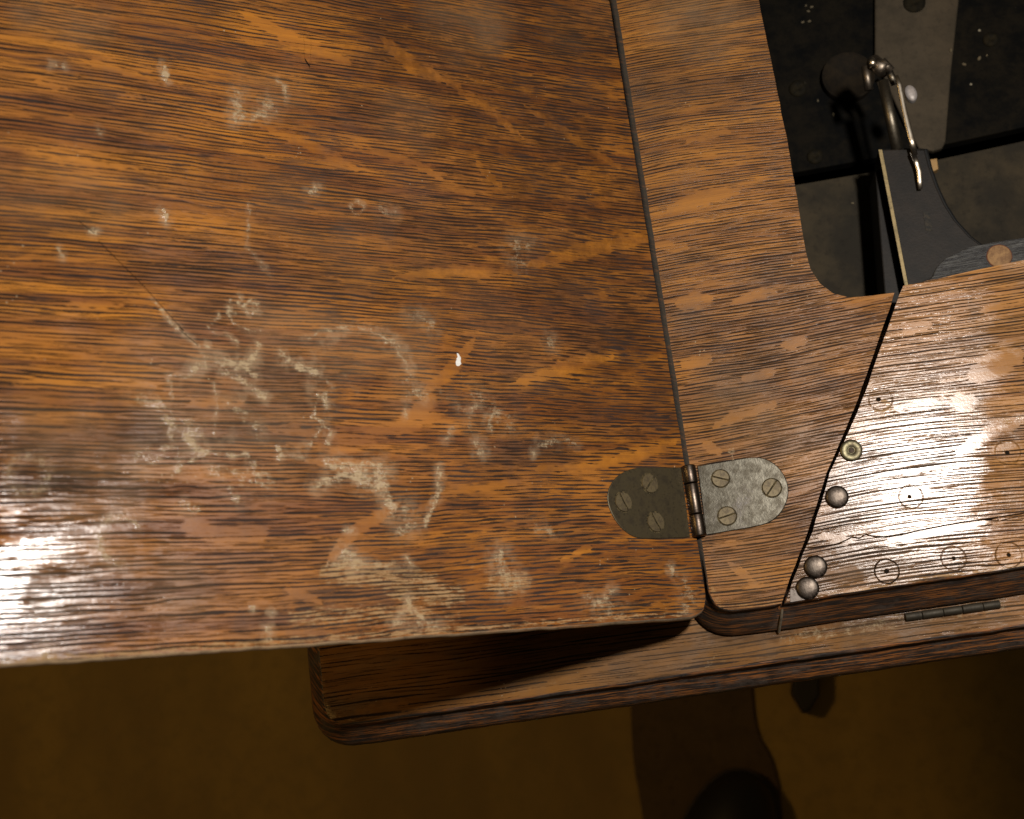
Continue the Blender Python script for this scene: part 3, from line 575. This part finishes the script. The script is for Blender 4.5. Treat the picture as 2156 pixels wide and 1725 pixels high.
LAt = dict(gold=strokes([([(0, 100), (200, 140), (480, 240)], 60, .9), ([(500, 30), (700, 80)], 45, .7), ([(80, 345), (400, 360)], 30, .9), ([(0, 480), (500, 500)], 50, .7), ([(0, 610), (320, 650)], 50, .95), ([(0, 760), (330, 810)], 40, .9), ([(650, 640), (900, 580)], 40, .5), ([(830, 585), (1370, 500)], 22, .6), ([(1080, 808), (1290, 755)], 16, .8), ([(1200, 990), (1430, 930)], 14, .7), ([(1180, 1185), (1245, 1150)], 12, .9)]), dust=lambda px, py, V: np.where((V[:, 2] > -.0025) & (V[:, 1] < LY[0] + .002), np.clip(1.25 - px / 1500, .2, 1.0), 0.0), smear=leaf_smear, matte=strokes([([(0, 0), (0, 880)], 330, .95), ([(0, 1040), (300, 1040)], 60, .55), ([(260, 1120), (280, 1400)], 90, .5), ([(30, 1150), (60, 1380)], 80, .20), ([(1000, 400), (1000, 800)], 500, .3), ([(240, 1130), (260, 1160)], 35, .75)]), grain_bend=lambda px, py, V: 0.10 * np.clip(V[:, 1] - 0.02, 0, None) ** 2 * (-V[:, 0] / .4) * 4, long=lambda px, py, V: np.clip(1.15 - px / 1250, 0.1, 1.0), flake=leaf_flakes, stain=leaf_stain, haze_mask=leaf_haze, wear=leaf_wear, paint=leaf_paint, crack=leaf_crack,
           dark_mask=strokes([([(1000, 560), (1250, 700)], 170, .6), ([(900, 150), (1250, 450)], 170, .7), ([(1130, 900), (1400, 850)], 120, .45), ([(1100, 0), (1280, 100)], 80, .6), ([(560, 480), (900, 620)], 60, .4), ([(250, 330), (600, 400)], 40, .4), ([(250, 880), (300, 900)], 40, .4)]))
rotL = Matrix.Rotation(TILT, 4, 'Y')
def leafworld(V):
    c, s_ = math.cos(TILT), math.sin(TILT)
    return np.c_[c * V[:, 0] + s_ * V[:, 2], V[:, 1], -s_ * V[:, 0] + c * V[:, 2]]
vis = (np.array([-PL(0, 700)[0] - .03, PL(700, 1400)[1] - .01]), np.array([1, PL(600, 0)[1] + .01]))
leaf_prof = [(0.0008, -0.0006), (0.0014, -0.0018), (0.0012, -0.0034), (0.0000, -0.0050), (-0.004, -0.009), (-0.009, -0.0155), (-0.0095, -0.018)]
leaf = slab('folding_leaf', q, leaf_prof, 0.00075, [M_leaf, M_leafedge], T, lambda m: np.where(m[:, 0] > -.0016, 0.05, 1.0), attrs=LAt, worldf=leafworld, region=vis)
leaf.rotation_euler = (0, TILT, 0)

# ------------------------------------------------------------------ big hinge
M_plateR = metal('steel plate', (0.062, 0.056, 0.044), (0.036, 0.031, 0.023), 0.26, rust=(0.05, 0.036, 0.022), scl=200, bumps=0.3, spots=.5)
M_plateL = metal('brown plate', (0.070, 0.054, 0.028), (0.042, 0.032, 0.018), 0.34, metallic=0.6, scl=140, bumps=0.2)
M_barrel = metal('dark barrel', (0.095, 0.074, 0.058), (0.055, 0.040, 0.032), 0.24, scl=260, bumps=0.2)
M_screw = metal('aged screw', (0.115, 0.086, 0.042), (0.065, 0.047, 0.025), 0.42, scl=400, metallic=0.45, bumps=0.3)
c4 = lambda *p: crop(1800, 1350, 2.695, p)
ax0 = P(*c4((912, 250))[0], 0.003); ax1 = P(*c4((982, 845))[0], 0.003)
AXX = (ax0[0] + ax1[0]) / 2
def cyl(bm, p0, p1, r0, r1=None, n=28, caps=True, bev=0.0):
    p0, p1 = Vector(p0), Vector(p1); d = p1 - p0; L = d.length; r1 = r0 if r1 is None else r1
    qd = d.to_track_quat('Z', 'Y'); rows = []
    prof = [(r0, 0), (r1, L)] if not bev else [(r0 - bev, 0), (r0 - bev * .3, bev * .3), (r0, bev), (r1, L - bev), (r1 - bev * .3, L - bev * .3), (r1 - bev, L)]
    for r_, z in prof:
        rows.append([bm.verts.new(p0 + qd @ Vector((r_ * math.cos(2 * math.pi * i / n), r_ * math.sin(2 * math.pi * i / n), z))) for i in range(n)])
    for a, b_ in zip(rows[:-1], rows[1:]):
        for i in range(n): j = (i + 1) % n; bm.faces.new((a[i], a[j], b_[j], b_[i]))
    if caps: bm.faces.new(rows[0][::-1]); bm.faces.new(rows[-1])
bm = bmesh.new(); y0, y1 = ax0[1], ax1[1]; LL = y0 - y1; r_b = 0.0037; zb = 0.0022
for a, b_, rr in ((0.0, .255, r_b), (.262, .69, r_b * .94), (.697, 1.0, r_b * 1.02)):
    cyl(bm, (AXX, y0 - LL * a, zb), (AXX, y0 - LL * b_, zb), rr, bev=.0005)
hinge = from_bm('leaf_hinge', bm, M_barrel, T, True)
rp = [P(x, y)[:2] for x, y in c4((975, 258), (1150, 228), (1300, 203), (1430, 182), (1530, 190), (1620, 235), (1690, 310), (1735, 410), (1738, 510), (1705, 605), (1650, 680), (1570, 738), (1450, 768), (1250, 802), (1050, 836))]
lp = [PL(x, y) * np.array([-1, 1]) for x, y in c4((838, 268), (650, 272), (500, 268), (400, 285), (310, 335), (250, 405), (218, 490), (225, 580), (262, 670), (320, 760), (400, 830), (480, 865), (600, 866), (760, 862), (912, 853))]
def chaikin_open(p, n=2):
    p = [np.array(v, float) for v in p]
    for _ in range(n):
        o_ = [p[0]]
        for a, b_ in zip(p[:-1], p[1:]): o_ += [a * .75 + b_ * .25, a * .25 + b_ * .75]
        p = o_ + [p[-1]]
    return np.array(p)
plR = prism('hinge_plate', chaikin_open(rp), -0.001, 0.0006, M_plateR, hinge, 0.0004)
plR['label'] = 'grey pitted steel plate screwed to the table'
s_ = prism('hinge_plate', chaikin_open(lp), -0.001, 0.0005, M_plateL, hinge, 0.0004); s_.rotation_euler = (0, TILT, 0)
s_['label'] = 'dark brown plate with brassy scratches screwed to the leaf'
M_grime_shade = plain('screw grime and shade', (.012, .010, .007), (.10, .075, .035), .9, 500, spec=.1)  # grime plus painted shade, for the slot floor and countersunk ring
def screw(center, r_, ang, frame=None):
    """flat slotted head, slot cut into the disc"""
    bm = bmesh.new(); n = 40; sw = r_ * .10; a0 = math.asin(sw / r_)
    for side in (0, 1):
        pts = [(r_ * math.cos(a), r_ * math.sin(a)) for a in np.linspace(a0, math.pi - a0, n // 2)]
        if side: pts = [(-x, -y) for x, y in pts]
        top = [bm.verts.new((x * .96, (y - math.copysign(sw, y)) * .97 + math.copysign(sw, y), 0.00085)) for x, y in pts]
        mid = [bm.verts.new((x, y, 0.0005)) for x, y in pts]; bot = [bm.verts.new((x, y, -0.0002)) for x, y in pts]
        bm.faces.new(top); bm.faces.new(bot[::-1])
        for A_, B_ in ((top, mid), (mid, bot)):
            for i in range(len(pts)): j = (i + 1) % len(pts); bm.faces.new((A_[i], B_[i], B_[j], A_[j]))
    lo = [bm.verts.new((x, y, 0.00030)) for x, y in ((-r_ * .99, -sw), (r_ * .99, -sw), (r_ * .99, sw), (-r_ * .99, sw))]; f_ = bm.faces.new(lo); f_.material_index = 1
    rg = [bm.verts.new((r_ * 1.13 * math.cos(a), r_ * 1.13 * math.sin(a), 0.0002)) for a in np.linspace(0, 2 * math.pi, 41)[:-1]]; f_ = bm.faces.new(rg); f_.material_index = 1
    me_o = from_bm('screw', bm, [M_screw, M_grime_shade], hinge)
    m = Matrix.Translation(center) @ (frame or Matrix.Identity(4)) @ Matrix.Rotation(ang, 4, 'Z'); me_o.matrix_local = m
for x, y, rr, an in ((1170, 362, 72, -23), (1598, 440, 77, 47), (1225, 675, 75, 10)):
    c_ = P(*c4((x, y))[0], 0.0006); e = P(*c4((x + rr, y))[0], 0.0006); screw((c_[0], c_[1], 0.00045), float(np.linalg.norm(c_ - e)), R(an))
for x, y, rr, an in ((570, 405, 64, 45), (350, 560, 66, -67), (620, 728, 66, -65)):
    c_ = PL(*c4((x, y))[0]); e = PL(*c4((x + rr, y))[0]); w_ = Matrix.Rotation(TILT, 4, 'Y') @ Vector((-c_[0], c_[1], 0.00035))
    screw(w_, float(np.linalg.norm(c_ - e)), R(an), Matrix.Rotation(TILT, 4, 'Y'))

# ------------------------------------------------------------------ small butt hinge in the ledge
c7 = lambda *p: crop(2500, 1750, 3.194, p)
a_ = P(*c7((980, 525))[0], ZB + .0008); b2 = P(*c7((1915, 395))[0], ZB + .0008); bm = bmesh.new()
a_, b2 = Vector(a_), Vector(b2)
for f0, f1, rr in ((0, .175, .0021), (.18, .40, .00215), (.404, .60, .0021), (.606, .82, .0022), (.824, 1, .0021)):
    cyl(bm, a_.lerp(b2, f0), a_.lerp(b2, f1), rr, bev=.0003)
from_bm('butt_hinge', bm, metal('dusty iron', (0.040, 0.033, 0.022), (0.025, 0.020, 0.014), 0.5, metallic=0.6, scl=200), T, True)

# ------------------------------------------------------------------ nail heads
M_nail = metal('steel nail', (0.070, 0.056, 0.045), (0.026, 0.019, 0.015), 0.30, scl=130, rust=(0.10, 0.065, 0.05), bumps=.35)
M_brass = metal('nickel brass', (0.105, 0.092, 0.055), (0.055, 0.044, 0.028), 0.30, scl=320, bumps=.25)
def lathe(name, prof, mat, parent, loc, n=40, label=None):
    bm = bmesh.new(); rows = []
    for r_, z in prof:
        rows.append([bm.verts.new((r_ * math.cos(2 * math.pi * i / n), r_ * math.sin(2 * math.pi * i / n), z)) for i in range(n)] if r_ > 0 else [bm.verts.new((0, 0, z))])
    for a, b_ in zip(rows[:-1], rows[1:]):
        for i in range(n):
            j = (i + 1) % n
            if len(b_) == 1: bm.faces.new((a[i], a[j], b_[0]))
            elif len(a) == 1: bm.faces.new((a[0], b_[j], b_[i]))
            else: bm.faces.new((a[i], a[j], b_[j], b_[i]))
    o = from_bm(name, bm, mat, parent, True); o.location = loc
    if label: o['label'] = label
    return o
def rad(x, y, r_): return float(np.linalg.norm(P(x, y) - P(x + r_, y)))
r1 = rad(1792, 949, 24)
lathe('nail_head', [(r1, 0), (r1, .0007), (r1 * .95, .0010), (r1 * .7, .0010), (r1 * .36, .0011), (r1 * .33, .00095), (r1 * .28, .0009), (r1 * .25, .00105), (0, .0011)], M_brass, T, (*P(1792, 949)[:2], 0), label='flat brassy nail head with a punched centre')
lathe('punch_mark', [(r1 * .27, 0), (r1 * .24, .0003), (0, .00035)], plain('punch rust', (.035, .022, .014), (.075, .052, .032), .8, 400), [o for o in T.children if o.name == 'nail_head'][0], (0, 0, .0009))
for x, y, r_, lb in ((1762, 1047, 25, 'domed grey nail head worn bright on one side'), (1717, 1194, 25, 'domed steel nail head, upper of the touching pair'), (1700, 1239, 25, 'domed dark nail head at the panel corner')):
    rr = rad(x, y, r_); lathe('nail_head', [(rr * .98, 0), (rr, .0006), (rr * .98, .0011), (rr * .92, .0015), (rr * .78, .0018), (rr * .5, .0021), (rr * .25, .0022), (0, .00222)], M_nail, T, (*P(x, y)[:2], 0.0), label=lb)
# bare metal shim under the lowest nail
prism('shim_plate', px_poly([(1664, 1241), (1676, 1243), (1700, 1262), (1664, 1268)], 0.0006), 0.0, 0.0006, metal('shim', (.2, .17, .15), (.12, .1, .08), .5, metallic=.5), T)

# ------------------------------------------------------------------ well below the cut-out
ZW = -0.115; ZK = -0.155
def rail_mat():
    s = NT('black stained rail'); o = s.obj(); X, Y, Z = s.sep(o); n = s.noise(s.comb(s.math('MULTIPLY', X, 60), s.math('MULTIPLY', Y, 1500)), 1, 3, .7)
    s.set(Base_Color=s.mix(s.ss(n, .45, .68), (0.012, 0.011, 0.011), (0.060, 0.058, 0.052)), Roughness=.6, Normal=s.bump(n, .8, .0008)); return s.m
rail = [(1962, 584), (1972, 562), (1990, 544), (2040, 520), (2100, 508), (2156, 500), (2330, 472), (2330, 560), (1905, 640)]
prism('support_rail', px_poly(rail, -0.0216), -0.036, -0.0216, rail_mat(), T, 0.0008)
rl = [o for o in T.children if o.name == 'support_rail'][0]
pr = float(np.linalg.norm(P(2104, 538, -.0216) - P(2130, 538, -.0216)))
lathe('plug_rim', [(pr * 1.06, 0), (pr * 1.05, .0003), (0, .00035)], plain('red rim', (0.13, 0.028, 0.014), (0.04, 0.02, 0.012), 0.7, 300), rl, (*P(2104, 540, -.0216)[:2], -.0216))
lathe('wood_plug', [(pr, 0), (pr, .0004), (pr * .93, .0007), (0, .0008)], plain('pale plug', (0.25, 0.145, 0.065), (0.14, 0.075, 0.038), 0.8, 260, spec=.2), rl, (*P(2104, 540, -.0216)[:2], -.0216))
# case walls, bottom
CYF = P(1700, 760, -0.0216)[1]; CXL = P(1400, 400, -0.0216)[0] + 0.02; CYB = P(1700, -350, 0)[1] + .05; CZ = -0.19
def box(bm, a, b_):
    r_ = bmesh.ops.create_cube(bm, size=1)
    for v in r_['verts']: v.co = Vector([(a[i] + b_[i]) / 2 + v.co[i] * (b_[i] - a[i]) for i in range(3)])
M_case = plain('case black', (0.006, 0.005, 0.004), (0.010, 0.008, 0.007), 0.85, 40, spec=.1)
bm = bmesh.new()
for a, b_ in (((CXL - .012, CYF - .012, CZ), (CXL, CYB, ZB - .0226)), ((CXL + .0002, CYF - .012, CZ), (XR, CYF, ZB - .0226)), ((XR + .0002, CYF - .012, CZ), (XR + .012, CYB, ZB - .0226)), ((CXL - .012, CYB + .0002, CZ), (XR + .012, CYB + .012, ZB - .0226)), ((CXL - .012, CYF - .012, CZ - .01), (XR + .012, CYB + .012, CZ - .0002))):
    box(bm, a, b_)
from_bm('case', bm, M_case, T)
# lower dusty panel and upper black panel in the well
M_well = plain('dusty dark panel', (0.020, 0.0165, 0.0115), (0.044, 0.033, 0.019), 0.85, 22, spec=.15)
M_felt = plain('black japanned panel', (0.0016, 0.0016, 0.0015), (0.0085, 0.0064, 0.0036), 0.8, 55, specks=(0.24, 0.21, 0.15), spec=.08)
def well(name, pts, z, th, mat, bev=.001): return prism(name, px_poly(pts, z), z - th, z, mat, T, bev)
well('well_shelf', [(1600, 402), (1680, 388), (1860, 357), (1985, 333), (2156, 296), (2400, 245), (2400, 900), (1600, 900)], ZW, .008, M_well)
well('well_back_panel', [(1440, -300), (2400, -300), (2400, 225), (2156, 268), (1985, 305), (1860, 330), (1680, 362), (1440, 405)], ZW - .02, .008, M_felt)
well('strap', [(1846, -200), (1842, 0), (1842, 120), (1905, 260), (1935, 312), (1965, 318), (1984, 312), (1991, 298), (2003, 149), (2019, 0), (2035, -200)], ZW - .0145, .004, plain('brown strap', (0.036, 0.027, 0.016), (0.060, 0.044, 0.026), 0.8, 30, spec=.25), .0012)

# ------------------------------------------------------------------ the mechanism in the well (a thing of its own)
ZM = -0.062; c3 = lambda *p: crop(2400, 400, 2.782, p); c2 = lambda *p: crop(2580, 130, 4.929, p)
K = empty('sewing_mechanism', tuple(P(1920, 560, ZW + .0005)))
tag(K, 'black iron sewing machine arm with gold edge line, rod and nickel lever inside the cut-out', 'machine part')
K0 = np.array(K.location)
def kp(pts, z): return np.array([P(x, y, z)[:2] for x, y in pts]) - K0[:2]
M_iron = plain('black enamel', (0.0090, 0.0072, 0.0056), (0.0165, 0.0122, 0.0088), 0.6, 70, spec=.22)
body = c3((908, 180), (1100, 172), (1300, 178), (1340, 330), (1400, 500), (1470, 650), (1560, 790), (1680, 920), (1790, 1005), (1900, 1060), (1700, 1500), (1180, 1500), (1040, 800))
def kprism(name, pts, z0, z1, mat, bev=.0008, parent=K, smooth=False):
    return prism(name, kp(pts, z1), z0 - K0[2], z1 - K0[2], mat, parent, bev, smooth)
kprism('arm_rim', [(x + (7 if i > 1 and i < 9 else 0), y + (-3 if i < 3 else 0)) for i, (x, y) in enumerate(body)], ZM - .030, ZM - .0035, plain('rim black', (.004, .004, .004), (.008, .007, .006), .6, 90, spec=.2), .0012)
arm = kprism('arm', body, ZM - .022, ZM, M_iron)
kprism('gold_line', c3((900, 178), (932, 178), (1180, 1465), (1152, 1480)), ZM, ZM + .0006, metal('gilt line', (0.27, 0.20, 0.09), (0.17, 0.13, 0.06), 0.45, metallic=.4), .0001, arm)
kprism('arm_flange', c3((870, 360), (905, 350), (1130, 1500), (960, 1500)), ZM - .04, ZM - .012, M_iron)
kprism('slot', c3((1283, 712), (1338, 716), (1372, 880), (1310, 880)), ZM, ZM + .0003, plain('slot black', (.004, .004, .003), (.03, .022, .012), .8, 400), .00005, arm)
def tube(name, pts3, r_, mat, parent=K, flat=None, n=14):
    bm = bmesh.new(); rows = []; pts3 = [Vector(p) - Vector(K0) for p in pts3]
    for i, p in enumerate(pts3):
        d = (pts3[min(i + 1, len(pts3) - 1)] - pts3[max(i - 1, 0)]).normalized(); s1 = d.cross(Vector((0, 0, 1))).normalized(); s2 = d.cross(s1)
        rr = r_[i] if hasattr(r_, '__len__') else r_; k = flat or 1
        rows.append([bm.verts.new(p + s1 * rr * math.cos(2 * math.pi * j / n) + s2 * rr * k * math.sin(2 * math.pi * j / n)) for j in range(n)])
    for a, b_ in zip(rows[:-1], rows[1:]):
        for i in range(n): j = (i + 1) % n; bm.faces.new((a[i], a[j], b_[j], b_[i]))
    bm.faces.new(rows[0][::-1]); bm.faces.new(rows[-1]); return from_bm(name, bm, mat, parent, True)
M_nickel = metal('nickel', (0.60, 0.52, 0.42), (0.42, 0.34, 0.25), 0.22, scl=60, bumps=.04)
M_rod = metal('dull steel rod', (0.17, 0.145, 0.11), (0.09, 0.075, 0.055), 0.35, scl=150)
zr = ZM + .004
tube('rod', [P(*q_, z) for q_, z in zip(c2((775, 600), (1000, 1660)), (zr, ZM - .003))], .0033, M_rod)
lv = c2((985, 515), (1030, 660), (1060, 820), (1105, 1050), (1160, 1290), (1215, 1500), (1265, 1725)) + c3((1195, 200), (1238, 320), (1252, 372), (1256, 440), (1262, 520))
tube('lever', [P(x, y, ZM + .010 - .0006 * i) for i, (x, y) in enumerate(lv)], [.0010, .0015, .0015, .0015, .0018, .0018, .0017, .0016, .0015, .0017, .0016, .0012], M_nickel, flat=.45)
cc = P(1918, 196.5, ZM + .004); rr = float(np.linalg.norm(P(1918, 196.5, ZM) - P(1918 + 17, 196.5, ZM)))
kn = lathe('thumb_knob', [(rr, -.003), (rr, 0), (rr * .93, .0007), (rr * .5, .0012), (0, .0013)], plain('pale nickel face', (.34, .30, .28), (.28, .25, .23), .5, 80, metallic=.3), K, tuple(np.array(cc) - K0))
kn.scale = (.72, 1.15, 1); kn.rotation_euler = (0, 0, R(8))
cd = P(1786, 160, ZW - .014); rr = float(np.linalg.norm(cd - P(1786 + 56, 160, ZW - .014)))
lathe('round_cover', [(rr, -.0055), (rr, 0), (rr * .985, .0008), (rr * .96, .0004), (rr * .95, 0), (0, 0)], plain('dull disc', (0.0085, 0.0065, 0.0045), (0.019, 0.013, 0.007), .8, 90, spec=.1), K, tuple(np.array(cd) - K0))
M_dkst = metal('greasy steel', (0.22, 0.18, 0.14), (0.10, 0.08, 0.06), .35, scl=150, rust=(.10, .06, .03))
def ktube(name, a, b_, za, zb_, r_, mat=M_dkst): tube(name, [P(*a, za), P(*b_, zb_)], r_, mat)
ktube('clamp_screw', (1822, 140), (1830, 190), ZM, ZM - .004, .0026)
ktube('clamp', (1838, 130), (1862, 150), ZM - .002, ZM + .003, .0046)
ktube('clamp_screw', (1856, 128), (1876, 150), ZM + .004, ZM + .002, .0026)
ktube('clamp_screw', (1872, 150), (1884, 178), ZM, ZM - .002, .0022, M_rod)
ktube('pivot_pin', (1834, 126), (1838, 138), ZM + .004, ZM + .006, .0022, M_nickel)
ktube('spring_hook', (1845, 168), (1856, 186), ZM - .008, ZM - .01, .0012, M_rod)
prism('wooden_peg', px_poly([(1955, 336), (1973, 333), (1976, 356), (1962, 362)], ZW + .006), ZW + .0002, ZW + .006, plain('raw pine', (.34, .20, .07), (.26, .14, .05), .7, 100), T, .0006)
# dusty filler in the joint of the front moulding, splayed foot under the ledge
ang = [(1647, 1281, -.006), (1645, 1300, -.0095), (1642, 1318, -.0150), (1640, 1331, -.0192)]
bm = bmesh.new()
for a_, b_ in zip(ang[:-1], ang[1:]): cyl(bm, P(*a_), P(*b_), .0007, n=8)
from_bm('joint_filler', bm, M_dusty, T)
prism('foot', px_poly([(1672, 1380), (1728, 1370), (1726, 1465), (1704, 1500), (1692, 1500), (1668, 1462)], Zf + .03), Zf + .0005, Zf + .03, plain('iron foot', (.012, .008, .006), (.018, .012, .008), .7), T, .003)
# tarnished screws and crumbs lying in the well
M_tarn = plain('tarnished brass screw', (.016, .012, .006), (.007, .006, .004), .8, 260, spec=.08)
for x, y, r_, zz in ((1680, 187, 19, ZW - .0195), (2086, 84, 17, ZW - .0195), (1716, 330, 17, ZW - .0195), (1925, 6, 24, ZW - .0142),):
    rr = float(np.linalg.norm(P(x, y, zz) - P(x + r_, y, zz)))
    lathe('well_screw', [(rr, -.0002), (rr * .97, .0012), (rr * .35, .0016), (rr * .22, .0006), (0, .0006)], M_tarn, T, (*P(x, y, zz)[:2], zz), n=20)
M_crumb = plain('crumb', (.13, .105, .065), (.08, .06, .035), .9, 300, spec=.1)
for x, y, a_, zz in ((1690, 47, 3.2, ZW - .0195), (1704, 45, 3.2, ZW - .0195), (1702, 24, 3.0, ZW - .0195), (1709, 15, 3.2, ZW - .0195), (1697, 12, 2.4, ZW - .0195), (1755, 241, 3.6, ZW - .0195), (1722, 212, 2.6, ZW - .0195),
                     (2062, 123, 4.5, ZW - .0195), (2078, 117, 2.4, ZW - .0195), (2030, 136, 4.0, ZW - .0195), (2002, 106, 3.6, ZW - .0140), (1795, 428, 3.0, ZW + .0003), (1803, 628, 2.6, ZW + .0003)):
    rr = float(np.linalg.norm(P(x, y, zz) - P(x + a_, y, zz)))
    o_ = lathe('crumb', [(rr, 0), (rr * .8, rr * .5), (0, rr * .7)], M_crumb, T, (*P(x, y, zz)[:2], zz), n=9); o_.scale = (1.25, .8, 1); o_.rotation_euler = (0, 0, a_ * 3)
